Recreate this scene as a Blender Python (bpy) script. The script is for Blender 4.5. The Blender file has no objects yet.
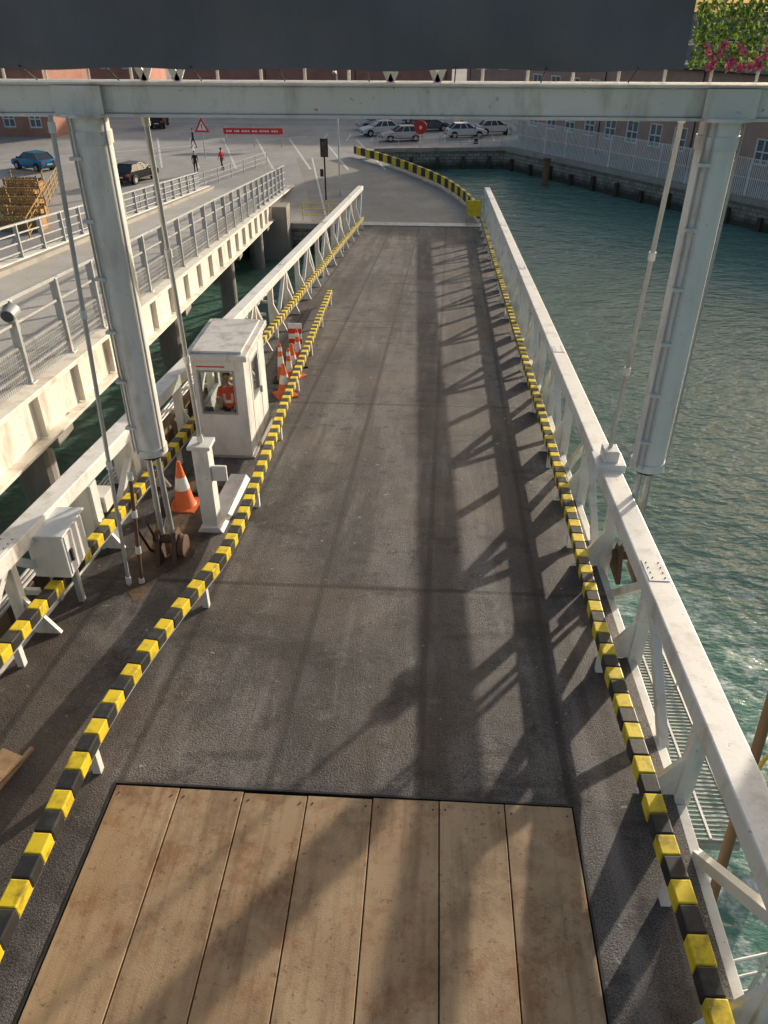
import bpy, bmesh, math, random
from mathutils import Vector, Matrix
random.seed(7)
R=math.radians
scene=bpy.context.scene
scene.view_settings.view_transform='Standard'
scene.view_settings.look='None'
scene.view_settings.exposure=0

# ------------------------------------------------------------ materials
MATS={}
def new_mat(name):
    m=bpy.data.materials.new(name); m.use_nodes=True
    nt=m.node_tree; b=nt.nodes['Principled BSDF']
    return m,nt,b
def N(nt,t,**k):
    n=nt.nodes.new(t)
    for a,v in k.items(): setattr(n,a,v)
    return n
def L(nt,a,b): nt.links.new(a,b)
def mixc(nt,fac,c1,c2,blend='MIX'):
    n=N(nt,'ShaderNodeMix',data_type='RGBA',blend_type=blend)
    for sock,v in ((n.inputs[0],fac),(n.inputs[6],c1),(n.inputs[7],c2)):
        if isinstance(v,(int,float)): sock.default_value=v
        elif isinstance(v,tuple): sock.default_value=(v[0],v[1],v[2],1)
        else: L(nt,v,sock)
    return n.outputs[2]
def noise(nt,scale,vec=None,detail=4,rough=.55,stretch=None,rot=None):
    if vec is None:
        tc=N(nt,'ShaderNodeTexCoord'); vec=tc.outputs['Object']
    if stretch:
        mp=N(nt,'ShaderNodeMapping'); mp.inputs['Scale'].default_value=stretch
        if rot: mp.inputs['Rotation'].default_value=rot
        L(nt,vec,mp.inputs[0]); vec=mp.outputs[0]
    n=N(nt,'ShaderNodeTexNoise'); n.inputs['Scale'].default_value=scale
    n.inputs['Detail'].default_value=detail; n.inputs['Roughness'].default_value=rough
    L(nt,vec,n.inputs['Vector']); return n.outputs['Fac']
def ramp(nt,fac,a,b,va=0.,vb=1.):
    n=N(nt,'ShaderNodeMapRange'); n.inputs[1].default_value=a;n.inputs[2].default_value=b
    n.inputs[3].default_value=va;n.inputs[4].default_value=vb
    L(nt,fac,n.inputs[0]); return n.outputs[0]
def bump(nt,b,h,strength,dist=.02):
    n=N(nt,'ShaderNodeBump'); n.inputs['Strength'].default_value=strength
    n.inputs['Distance'].default_value=dist; L(nt,h,n.inputs['Height']); L(nt,n.outputs[0],b.inputs['Normal'])

def paint(name,col,rough=.5,metal=0.,dirt=(.12,.09,.06),amt=.5,scale=3.,streak=True,bumpv=.15,chips=0):
    if name in MATS: return MATS[name]
    m,nt,b=new_mat(name)
    f=ramp(nt,noise(nt,scale,stretch=(1,1,.35) if streak else None,detail=6,rough=.65),.5,.75,0,amt)
    c=mixc(nt,f,col,dirt)
    f2=ramp(nt,noise(nt,scale*.35,detail=3),.35,.7,0,.25)
    c=mixc(nt,f2,c,tuple(x*.6 for x in col))
    if chips:
        c=mixc(nt,ramp(nt,noise(nt,11,detail=6,rough=.7),.64,.69,0,chips),c,(.17,.08,.035))
    L(nt,c,b.inputs['Base Color'])
    b.inputs['Roughness'].default_value=rough; b.inputs['Metallic'].default_value=metal
    if bumpv: bump(nt,b,noise(nt,25,detail=5),bumpv,.01)
    MATS[name]=m; return m
def plain(name,col,rough=.5,metal=0.,var=.15):
    if name in MATS: return MATS[name]
    m,nt,b=new_mat(name)
    f=ramp(nt,noise(nt,6,detail=4),.3,.7,0,1)
    c=mixc(nt,f,tuple(x*(1-var) for x in col),tuple(min(1,x*(1+var)) for x in col))
    L(nt,c,b.inputs['Base Color'])
    b.inputs['Roughness'].default_value=rough; b.inputs['Metallic'].default_value=metal
    MATS[name]=m; return m

WHITE=paint('white_paint',(.81,.80,.76),.45,dirt=(.30,.21,.12),amt=.6,chips=.6)
GREYP=paint('grey_paint',(.74,.74,.71),.45,dirt=(.26,.18,.11),amt=.6,chips=.6)
CREAM=paint('cream_paint',(.80,.76,.67),.55,dirt=(.28,.15,.08),amt=.7,scale=1.6,chips=.8)
YEL=paint('yellow_paint',(.82,.61,.02),.5,dirt=(.14,.10,.03),amt=.85,scale=6,streak=False)
BLK=paint('black_paint',(.022,.022,.023),.5,dirt=(.13,.12,.10),amt=.5,scale=5,streak=False)
STEEL=paint('galv_steel',(.50,.51,.50),.45,.3,dirt=(.18,.10,.05),amt=.6)
RUST=paint('rusty_steel',(.13,.075,.045),.8,0.,dirt=(.04,.03,.026),amt=.8,streak=False)
CONC=paint('concrete',(.38,.35,.31),.9,dirt=(.12,.10,.07),amt=.7,scale=.8)
TIMB=paint('fender_timber',(.20,.12,.07),.85,dirt=(.05,.04,.03),amt=.8,scale=1.5)
DTIMB=paint('wet_timber',(.07,.05,.035),.7,dirt=(.02,.025,.015),amt=.8,scale=1.5)
RUB=plain('rubber',(.02,.02,.02),.8)
ORANGE=paint('cone_orange',(.80,.16,.04),.5,dirt=(.2,.08,.04),amt=.5,scale=6)
REFL=plain('white_band',(.78,.78,.75),.4)
RED=plain('red_paint',(.65,.03,.03),.5)
GLASSD=plain('window_glass',(.05,.06,.07),.06,var=.3)
MARK=paint('road_marking',(.76,.76,.72),.7,dirt=(.3,.29,.27),amt=.8,scale=2,streak=False)

def stone_mat():
    m,nt,b=new_mat('quay_stone')
    tc=N(nt,'ShaderNodeTexCoord'); sx=N(nt,'ShaderNodeSeparateXYZ'); L(nt,tc.outputs['Object'],sx.inputs[0])
    s=N(nt,'ShaderNodeMath',operation='SUBTRACT'); L(nt,sx.outputs[0],s.inputs[0]); L(nt,sx.outputs[1],s.inputs[1])
    cb=N(nt,'ShaderNodeCombineXYZ'); L(nt,s.outputs[0],cb.inputs[0]); L(nt,sx.outputs[2],cb.inputs[1])
    br=N(nt,'ShaderNodeTexBrick'); br.inputs['Scale'].default_value=.85
    br.inputs['Color1'].default_value=(.30,.28,.25,1); br.inputs['Color2'].default_value=(.40,.37,.33,1); br.inputs['Mortar'].default_value=(.10,.09,.08,1); br.inputs['Mortar Size'].default_value=.02
    L(nt,cb.outputs[0],br.inputs['Vector'])
    c=mixc(nt,ramp(nt,noise(nt,1.3,detail=7,rough=.7),.42,.68,0,.75),br.outputs[0],(.12,.105,.085))
    zn=N(nt,'ShaderNodeMath',operation='MULTIPLY_ADD'); L(nt,noise(nt,1.2,detail=5),zn.inputs[0]); zn.inputs[1].default_value=-.9; L(nt,sx.outputs[2],zn.inputs[2])
    c=mixc(nt,ramp(nt,zn.outputs[0],-.1,.55,.9,0),c,(.035,.042,.025))
    L(nt,c,b.inputs['Base Color']); b.inputs['Roughness'].default_value=.85
    bump(nt,b,noise(nt,5,detail=6),.6,.06)
    return m
DARKCONC=stone_mat()

def thin_glass():
    m=bpy.data.materials.new('clear_glass'); m.use_nodes=True; nt=m.node_tree
    nt.nodes.clear()
    o=N(nt,'ShaderNodeOutputMaterial'); mx=N(nt,'ShaderNodeMixShader'); mx.inputs[0].default_value=.06
    t=N(nt,'ShaderNodeBsdfTransparent'); t.inputs[0].default_value=(.93,.96,.95,1)
    g=N(nt,'ShaderNodeBsdfGlossy'); g.inputs['Roughness'].default_value=.03
    L(nt,t.outputs[0],mx.inputs[1]);L(nt,g.outputs[0],mx.inputs[2]);L(nt,mx.outputs[0],o.inputs[0])
    return m
CLEAR=thin_glass()

def deck_mat():
    m,nt,b=new_mat('anti_slip_deck')
    tc=N(nt,'ShaderNodeTexCoord'); v=tc.outputs['Object']
    g=noise(nt,42,v,3,.75)
    base=mixc(nt,ramp(nt,noise(nt,1.1,v,8,.7),.32,.68),(.095,.086,.084),(.185,.17,.164))
    c=mixc(nt,ramp(nt,g,.40,.70,0,.7),base,(.25,.235,.225))
    c=mixc(nt,ramp(nt,noise(nt,62,v,2,.5),.48,.6,0,.8),c,(.03,.027,.027))
    def mul(c,f,col): return mixc(nt,f,c,col,'MULTIPLY')
    c=mul(c,ramp(nt,noise(nt,1.5,v,3,.5,stretch=(1.1,.03,1),rot=(0,0,R(1.1))),.42,.56,0,.9),(.56,.54,.56))
    c=mixc(nt,ramp(nt,noise(nt,3.2,v,4,.6,stretch=(1.,.05,1),rot=(0,0,R(1.1))),.54,.68,0,.35),c,(.27,.25,.235))
    c=mul(c,ramp(nt,noise(nt,.42,v,8,.72,stretch=(1,.6,1)),.49,.57,0,.95),(.50,.48,.48))
    c=mul(c,ramp(nt,noise(nt,2.1,v,8,.75),.54,.62,0,.85),(.45,.43,.43))
    c=mul(c,ramp(nt,noise(nt,1.0,v,5,.6,stretch=(.5,1.2,1)),.58,.64,0,.7),(.4,.38,.38))
    c=mixc(nt,ramp(nt,noise(nt,.35,v,5,.6),.5,.7,0,.3),c,(.17,.115,.075))
    c=mixc(nt,ramp(nt,noise(nt,1.7,v,7,.7),.60,.70,0,.3),c,(.30,.28,.26))
    sx=N(nt,'ShaderNodeSeparateXYZ'); L(nt,v,sx.inputs[0])
    def seam(sock,period,off,w,amt):
        a=N(nt,'ShaderNodeMath',operation='ADD'); a.inputs[1].default_value=off; L(nt,sock,a.inputs[0])
        mo=N(nt,'ShaderNodeMath',operation='PINGPONG'); mo.inputs[1].default_value=period/2; L(nt,a.outputs[0],mo.inputs[0])
        return ramp(nt,mo.outputs[0],w*.4,w,amt,0)
    c=mul(c,seam(sx.outputs[1],8.6,-1.1,.07,.8),(.3,.28,.28))
    sh=N(nt,'ShaderNodeMath',operation='MULTIPLY_ADD'); L(nt,sx.outputs[1],sh.inputs[0]); sh.inputs[1].default_value=-.018; L(nt,sx.outputs[0],sh.inputs[2])
    c=mul(c,seam(sh.outputs[0],1.72,.05,.07,.8),(.4,.38,.38))
    c=mixc(nt,ramp(nt,noise(nt,7,v,2,.5),.73,.77,0,.6),c,(.42,.40,.37))
    L(nt,c,b.inputs['Base Color'])
    L(nt,ramp(nt,noise(nt,.42,v,8,.72,stretch=(1,.6,1)),.48,.62,.72,.52),b.inputs['Roughness'])
    b.inputs['Specular IOR Level'].default_value=.4
    bump(nt,b,g,.9,.02)
    return m
DECK=deck_mat()

def plank_mat():
    m,nt,b=new_mat('worn_steel_plank')
    tc=N(nt,'ShaderNodeTexCoord'); v=tc.outputs['Object']
    g_=N(nt,'ShaderNodeNewGeometry')
    def mul(c,f,col): return mixc(nt,f,c,col,'MULTIPLY')
    c=mixc(nt,ramp(nt,noise(nt,1.1,v,6,.6),.3,.7),(.36,.225,.115),(.52,.37,.215))
    c=mixc(nt,ramp(nt,noise(nt,90,v,2,.5),.4,.7,0,.35),c,(.58,.46,.31))
    c=mul(c,ramp(nt,g_.outputs['Random Per Island'],0,1,0,.6),(.74,.72,.70))
    c=mixc(nt,ramp(nt,noise(nt,1.9,v,8,.75),.51,.62,0,.6),c,(.27,.115,.04))
    c=mul(c,ramp(nt,noise(nt,2.6,v,6,.65,stretch=(3,.22,1)),.48,.68,0,.7),(.56,.52,.48))
    c=mul(c,ramp(nt,noise(nt,.8,v,8,.72),.52,.63,0,.7),(.55,.52,.50))
    c=mul(c,ramp(nt,noise(nt,3.5,v,8,.75),.58,.66,0,.6),(.5,.45,.42))
    c=mixc(nt,ramp(nt,noise(nt,13,v,4,.6),.63,.69,0,.5),c,(.09,.05,.03))
    L(nt,c,b.inputs['Base Color']); b.inputs['Roughness'].default_value=.6
    bump(nt,b,noise(nt,60,v,4),.25,.01)
    return m
PLANK=plank_mat()

def asphalt(name,c1,c2,sc=.25):
    m,nt,b=new_mat(name)
    tc=N(nt,'ShaderNodeTexCoord'); v=tc.outputs['Object']
    c=mixc(nt,ramp(nt,noise(nt,sc,v,6,.6),.35,.65),c1,c2)
    c=mixc(nt,ramp(nt,noise(nt,sc*.4,v,5,.7,stretch=(1,.4,1)),.5,.65,0,.4),c,tuple(x*.6 for x in c1))
    c=mixc(nt,ramp(nt,noise(nt,sc*5,v,6,.7),.55,.65,0,.35),c,tuple(x*.5 for x in c1))
    c=mixc(nt,ramp(nt,noise(nt,18,v,3,.7),.4,.7,0,.4),c,tuple(min(1,x*1.5) for x in c2))
    L(nt,c,b.inputs['Base Color']); b.inputs['Roughness'].default_value=.75
    bump(nt,b,noise(nt,30,v,3),.4,.02)
    return m
ASPH=asphalt('asphalt',(.31,.30,.28),(.43,.41,.385))
ASPH2=asphalt('bridge_asphalt',(.33,.32,.295),(.44,.42,.385))
APRON=asphalt('apron_asphalt',(.26,.235,.20),(.37,.34,.295),.4)

def water_mat():
    m,nt,b=new_mat('harbour_water')
    tc=N(nt,'ShaderNodeTexCoord'); v=tc.outputs['Object']
    w1=noise(nt,.5,v,3,.5,stretch=(1,1.6,1),rot=(0,0,R(25)))
    w2=noise(nt,1.7,v,4,.55,stretch=(1,1.8,1),rot=(0,0,R(-20)))
    a=N(nt,'ShaderNodeMath',operation='MULTIPLY_ADD'); L(nt,w2,a.inputs[0]); a.inputs[1].default_value=.5; L(nt,w1,a.inputs[2])
    c=mixc(nt,ramp(nt,noise(nt,.07,v,4,.6),.3,.7),(.12,.25,.20),(.17,.31,.255))
    c=mixc(nt,ramp(nt,noise(nt,.3,v,6,.7),.5,.75,0,.5),c,(.28,.42,.36))
    c=mixc(nt,ramp(nt,w2,.35,.6,.35,0),c,(.06,.14,.115))
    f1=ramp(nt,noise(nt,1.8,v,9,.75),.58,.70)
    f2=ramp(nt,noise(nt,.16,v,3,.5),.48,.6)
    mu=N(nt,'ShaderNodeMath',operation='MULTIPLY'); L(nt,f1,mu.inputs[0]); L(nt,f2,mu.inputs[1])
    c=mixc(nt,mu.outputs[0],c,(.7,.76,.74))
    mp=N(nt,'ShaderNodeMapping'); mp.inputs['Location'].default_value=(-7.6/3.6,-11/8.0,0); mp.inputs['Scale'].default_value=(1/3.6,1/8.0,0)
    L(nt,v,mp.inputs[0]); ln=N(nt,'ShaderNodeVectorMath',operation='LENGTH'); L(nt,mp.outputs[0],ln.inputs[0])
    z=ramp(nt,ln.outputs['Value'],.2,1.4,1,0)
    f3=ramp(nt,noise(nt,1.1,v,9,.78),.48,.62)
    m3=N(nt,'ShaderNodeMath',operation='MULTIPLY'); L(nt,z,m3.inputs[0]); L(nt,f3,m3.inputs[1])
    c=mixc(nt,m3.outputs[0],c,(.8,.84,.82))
    L(nt,c,b.inputs['Base Color'])
    b.inputs['Roughness'].default_value=.12; b.inputs['IOR'].default_value=1.33; b.inputs['Specular IOR Level'].default_value=.26
    bump(nt,b,a.outputs[0],.5,.33)
    return m
WATER=water_mat()

def brick_mat(name,c1,c2):
    m,nt,b=new_mat(name)
    tc=N(nt,'ShaderNodeTexCoord'); sx=N(nt,'ShaderNodeSeparateXYZ'); L(nt,tc.outputs['Object'],sx.inputs[0])
    ad=N(nt,'ShaderNodeMath',operation='ADD'); L(nt,sx.outputs[0],ad.inputs[0]); L(nt,sx.outputs[1],ad.inputs[1])
    cb=N(nt,'ShaderNodeCombineXYZ'); L(nt,ad.outputs[0],cb.inputs[0]); L(nt,sx.outputs[2],cb.inputs[1])
    br=N(nt,'ShaderNodeTexBrick'); br.inputs['Scale'].default_value=4.4
    br.inputs['Color1'].default_value=(*c1,1); br.inputs['Color2'].default_value=(*c2,1); br.inputs['Mortar'].default_value=(.42,.38,.35,1)
    br.inputs['Mortar Size'].default_value=.012
    L(nt,cb.outputs[0],br.inputs['Vector'])
    c=mixc(nt,ramp(nt,noise(nt,.6,detail=5),.4,.7,0,.4),br.outputs[0],tuple(x*.6 for x in c1))
    L(nt,c,b.inputs['Base Color']); b.inputs['Roughness'].default_value=.9
    return m
BRICK=brick_mat('red_brick',(.42,.16,.11),(.48,.24,.17))
BRICK2=brick_mat('brown_brick',(.48,.27,.21),(.48,.35,.28))
SLATE=plain('roof_slate',(.12,.12,.13),.7)

def banner_mat():
    m,nt,b=new_mat('tarpaulin')
    tc=N(nt,'ShaderNodeTexCoord'); v=tc.outputs['Object']
    c=mixc(nt,ramp(nt,noise(nt,.8,v,4),.3,.7),(.12,.118,.13),(.17,.166,.178))
    L(nt,c,b.inputs['Base Color']); b.inputs['Roughness'].default_value=.55
    bump(nt,b,noise(nt,2.2,v,3,.5,stretch=(1,1,.3)),.7,.07)
    return m
TARP=banner_mat()

# ------------------------------------------------------------ mesh builder
class Part:
    def __init__(s,name,mat): s.name=name;s.mat=mat;s.v=[];s.f=[];s.smooth=False;s.bev=0
class Obj:
    def __init__(s,name,loc=(0,0,0),rotz=0,rot=None):
        s.name=name;s.parts={};s.loc=loc;s.rot=rot or (0,0,rotz);s.extra=[]
    def p(s,name,mat,bev=0,smooth=False):
        if name not in s.parts:
            q=Part(name,mat);q.bev=bev;q.smooth=smooth;s.parts[name]=q
        return s.parts[name]
    def done(s):
        ps=[p for p in s.parts.values() if p.v]
        single=len(ps)==1 and not s.extra
        root=None
        if not single:
            root=bpy.data.objects.new(s.name,None); root.empty_display_size=.2
            scene.collection.objects.link(root); root.location=s.loc; root.rotation_euler=s.rot
        for p in ps:
            me=bpy.data.meshes.new(s.name+'_'+p.name); me.from_pydata(p.v,[],p.f); me.materials.append(p.mat)
            bm=bmesh.new(); bm.from_mesh(me); bmesh.ops.recalc_face_normals(bm,faces=bm.faces); bm.to_mesh(me); bm.free()
            if p.smooth:
                for q in me.polygons: q.use_smooth=True
                try: me.set_sharp_from_angle(angle=R(35))
                except Exception: pass
            o=bpy.data.objects.new(s.name if single else p.name,me); scene.collection.objects.link(o)
            if single: o.location=s.loc; o.rotation_euler=s.rot; root=o
            else: o.parent=root
            if p.bev:
                b=o.modifiers.new('bevel','BEVEL'); b.width=p.bev; b.segments=2; b.limit_method='ANGLE'
        for o in s.extra: o.parent=root
        return root
def addv(p,vs,fs):
    n=len(p.v); p.v+= [tuple(v) for v in vs]; p.f+=[tuple(i+n for i in f) for f in fs]
BF=[(0,1,2,3),(7,6,5,4),(0,4,5,1),(1,5,6,2),(2,6,7,3),(3,7,4,0)]
def box(p,x0,x1,y0,y1,z0,z1):
    addv(p,[(x0,y0,z0),(x1,y0,z0),(x1,y1,z0),(x0,y1,z0),(x0,y0,z1),(x1,y0,z1),(x1,y1,z1),(x0,y1,z1)],BF)
def hexa(p,b4,t4): addv(p,list(b4)+list(t4),BF)
def beam(p,a,b,w,h,up=(0,0,1)):
    a=Vector(a);b=Vector(b);d=(b-a).normalized();u=Vector(up)
    if abs(d.dot(u))>.98: u=Vector((0,1,0))
    s=d.cross(u).normalized();u=s.cross(d).normalized()
    q=[]
    for e in (a,b):
        for i,j in ((-1,-1),(1,-1),(1,1),(-1,1)): q.append(e+s*w/2*i+u*h/2*j)
    addv(p,q,BF)
def cyl(p,a,b,r,n=12,r2=None):
    a=Vector(a);b=Vector(b);d=(b-a).normalized();r2=r if r2 is None else r2
    u=Vector((0,0,1)) if abs(d.z)<.9 else Vector((1,0,0))
    s=d.cross(u).normalized();t=s.cross(d)
    q=[]
    for e,rr in ((a,r),(b,r2)):
        for i in range(n):
            an=2*math.pi*i/n; q.append(e+s*rr*math.cos(an)+t*rr*math.sin(an))
    f=[(i,(i+1)%n,n+(i+1)%n,n+i) for i in range(n)]+[tuple(range(n))[::-1],tuple(range(n,2*n))]
    addv(p,q,f)
def lathe(p,c,prof,n=16):
    q=[];f=[]
    for r,z in prof:
        for i in range(n):
            an=2*math.pi*i/n;q.append((c[0]+r*math.cos(an),c[1]+r*math.sin(an),c[2]+z))
    for k in range(len(prof)-1):
        for i in range(n): f.append((k*n+i,k*n+(i+1)%n,(k+1)*n+(i+1)%n,(k+1)*n+i))
    f.append(tuple(range(n))[::-1]); f.append(tuple(range((len(prof)-1)*n,len(prof)*n)))
    addv(p,q,f)
def sphere(p,c,r,nu=10,nv=7,sc=(1,1,1)):
    q=[];f=[]
    for j in range(1,nv):
        for i in range(nu):
            a=2*math.pi*i/nu;b=math.pi*j/nv
            q.append((c[0]+r*sc[0]*math.sin(b)*math.cos(a),c[1]+r*sc[1]*math.sin(b)*math.sin(a),c[2]+r*sc[2]*math.cos(b)))
    for j in range(nv-2):
        for i in range(nu): f.append((j*nu+i,j*nu+(i+1)%nu,(j+1)*nu+(i+1)%nu,(j+1)*nu+i))
    t=len(q);q.append((c[0],c[1],c[2]+r*sc[2]));q.append((c[0],c[1],c[2]-r*sc[2]))
    for i in range(nu):
        f.append((i,(i+1)%nu,t)); f.append(((nv-2)*nu+i,(nv-2)*nu+(i+1)%nu,t+1))
    addv(p,q,f)

# ------------------------------------------------------------ ramp frame
Y0=5.6;M=.0965;ZR=2.0;YEND=52.2
def surf(Y): return 6.5-(M*(Y-Y0) if Y>Y0 else 0)

# ------------------------------------------------------------ camera
cam=bpy.data.cameras.new('camera'); co=bpy.data.objects.new('camera',cam); scene.collection.objects.link(co)
co.location=(0,0,14); co.rotation_euler=(R(90-33.4),0,math.atan(.0608))
cam.sensor_fit='VERTICAL'; cam.sensor_height=36; cam.lens=27.04; cam.clip_start=.1; cam.clip_end=3000
scene.camera=co

# ------------------------------------------------------------ light
AZ=R(37);EL=R(14)
SD=Vector((math.sin(AZ),math.cos(AZ),0))
sun=bpy.data.lights.new('sun','SUN'); so=bpy.data.objects.new('sun',sun); scene.collection.objects.link(so)
sun.energy=5.0; sun.angle=R(1.0); sun.color=(1,.88,.72)
dirv=Vector((SD.x*math.cos(EL),SD.y*math.cos(EL),math.sin(EL)))
so.rotation_euler=dirv.to_track_quat('Z','Y').to_euler(); so.location=(40,60,40)
w=bpy.data.worlds.new('World'); scene.world=w; w.use_nodes=True
nt=w.node_tree; bg=nt.nodes['Background']; sky=nt.nodes.new('ShaderNodeTexSky'); sky.sky_type='NISHITA'
sky.sun_disc=False; sky.sun_elevation=EL; sky.sun_rotation=AZ; sky.dust_density=5.; sky.air_density=1.
nt.links.new(sky.outputs[0],bg.inputs[0]); bg.inputs[1].default_value=.15

# ------------------------------------------------------------ water + land
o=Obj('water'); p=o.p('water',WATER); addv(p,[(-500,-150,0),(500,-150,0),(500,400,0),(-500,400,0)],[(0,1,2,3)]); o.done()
outline=[(3.5,52.3),(3.2,57.5),(1.7,64),(-.8,70.3),(-3.6,75.6),(-7.0,80.4),(-6.2,84),(7,85.8),(24.2,60.5),(60,8),(400,-110),(900,-110),(900,1200),(-900,1200),(-900,-60),(-14.5,-60),(-14.5,52.3)]
def land():
    bm=bmesh.new()
    top=[bm.verts.new((x,y,ZR)) for x,y in outline]
    es=[bm.edges.new((top[i],top[(i+1)%len(top)])) for i in range(len(top))]
    bmesh.ops.triangle_fill(bm,edges=es,use_beauty=True)
    me=bpy.data.meshes.new('ground'); 
    bmesh.ops.recalc_face_normals(bm,faces=bm.faces)
    for f in bm.faces:
        if f.normal.z<0: f.normal_flip()
    bm.to_mesh(me); bm.free(); me.materials.append(ASPH)
    ob=bpy.data.objects.new('ground',me); scene.collection.objects.link(ob)
land()
wa=Vector((7,85.8));wb=Vector((24.2,60.5))
o=Obj('quay_wall'); p=o.p('wall',DARKCONC); q=o.p('coping',CONC,bev=.02); r=o.p('fender_piles',DTIMB,bev=.02)
pts=[(-14.5,-60),(-14.5,52.3)]+[outline[i] for i in range(10)]
for i in range(len(pts)-1):
    a=Vector((*pts[i],0));b=Vector((*pts[i+1],0))
    addv(p,[(a.x,a.y,-3),(b.x,b.y,-3),(b.x,b.y,ZR-.3),(a.x,a.y,ZR-.3)],[(0,1,2,3)])
    beam(q,(a.x,a.y,ZR-.13),(b.x,b.y,ZR-.13),.5,.36)
dw=(wb-wa).normalized(); nw=Vector((-.827,-.562))
for i in range(16):
    c=wa+dw*(1.5+i*2.9)+nw*.2
    h=random.uniform(.9,1.5)
    beam(r,(c.x,c.y,-2),(c.x,c.y,h),.32,.32,up=(nw.x,nw.y,0))
for i in range(5):
    c=Vector((-5,84.0)).lerp(Vector((5.5,85.4)),i/4); beam(r,(c.x,c.y,-2),(c.x,c.y,1.2),.3,.3,up=(0,1,0))
o.done()
o=Obj('mooring_pile'); p=o.p('pile',TIMB,smooth=True); q=o.p('cap',RUST,smooth=True)
cyl(p,(10.2,76.8,-3),(10.2,76.8,2.2),.3,16); cyl(q,(10.2,76.8,2.2),(10.2,76.8,2.35),.34,16); o.done()

# ------------------------------------------------------------ link span deck
def xl(Y): return -5.95+.0225*Y
def xr(Y): return 3.0+.008*Y
o=Obj('linkspan_deck')
p=o.p('deck',DECK)
def quad(p,x0,x1,x2,x3,ya,yb,za,zb): addv(p,[(x0,ya,za),(x1,ya,za),(x2,yb,zb),(x3,yb,zb)],[(0,1,2,3)])
quad(p,-5.9,-3.44,-3.44,-5.9,-3,5.5,6.5,6.5)
quad(p,1.80,2.95,2.95,1.80,-3,5.5,6.5,6.5)
quad(p,-5.9,2.95,2.95,-5.9,5.5,5.6,6.5,6.5)
Y=5.6
while Y<YEND:
    Yb=min(Y+2,YEND)
    quad(p,xl(Y)+.1,xr(Y)-.1,xr(Yb)-.1,xl(Yb)+.1,Y,Yb,surf(Y),surf(Yb)); Y=Yb
u=o.p('underside',STEEL)
quad(u,-5.9,2.95,2.95,-5.9,-3,5.6,6.15,6.15)
quad(u,-5.8,3.0,3.3,-4.8,5.6,YEND,6.15,surf(YEND)-.35)
for Y in [x*2.4+6 for x in range(19)]:
    beam(u,(xl(Y),Y,surf(Y)-.55),(xr(Y),Y,surf(Y)-.55),.2,.5)
e=o.p('edge_beams',GREYP,bev=.01)
for f,s in ((xl,.06),(xr,-.06)):
    beam(e,(f(5.6)+s,5.6,6.5-.22),(f(YEND)+s,YEND,surf(YEND)-.22),.16,.42)
    beam(e,(f(5.6)+s,-3,6.5-.22),(f(5.6)+s,5.6,6.5-.22),.16,.42)
h=o.p('hinge_plate',STEEL,bev=.01)
hexa(h,[(-4.75,51.6,surf(51.6)+.01),(3.35,51.6,surf(51.6)+.01),(3.35,52.75,ZR+.01),(-4.75,52.75,ZR+.01)],[(-4.75,51.6,surf(51.6)+.05),(3.35,51.6,surf(51.6)+.05),(3.35,52.75,ZR+.05),(-4.75,52.75,ZR+.05)])
for i in range(12): box(h,-4.5+i*.66,-4.2+i*.66,51.95,52.5,2.06,2.10)
o.done()
o=Obj('flap_planks'); 
sub=o.p('recess',RUST); addv(sub,[(-3.44,-3,6.44),(1.80,-3,6.44),(1.80,5.5,6.44),(-3.44,5.5,6.44)],[(0,1,2,3)])
pl=o.p('planks',PLANK,bev=.006); bo=o.p('bolts',RUST)
xs=[-3.42,-2.67,-1.93,-1.2,-.46,.29,1.02,1.775]
for i in range(7):
    ya=5.48-random.uniform(0,.03); dz=random.uniform(0,.012)
    box(pl,xs[i]+.007,xs[i+1]-.007,-3,ya,6.445,6.50+dz)
    for by in (5.36,2.5):
        for bx in (xs[i]+.07,xs[i+1]-.07): cyl(bo,(bx,by,6.5+dz),(bx,by,6.508+dz),.011,8)
o.done()
o=Obj('plank_edging'); p=o.p('strip',BLK)
box(p,-3.455,-3.43,-3,5.515,6.47,6.508); box(p,1.785,1.81,-3,5.515,6.47,6.508); box(p,-3.455,1.81,5.49,5.515,6.47,6.51)
o.done()

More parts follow.
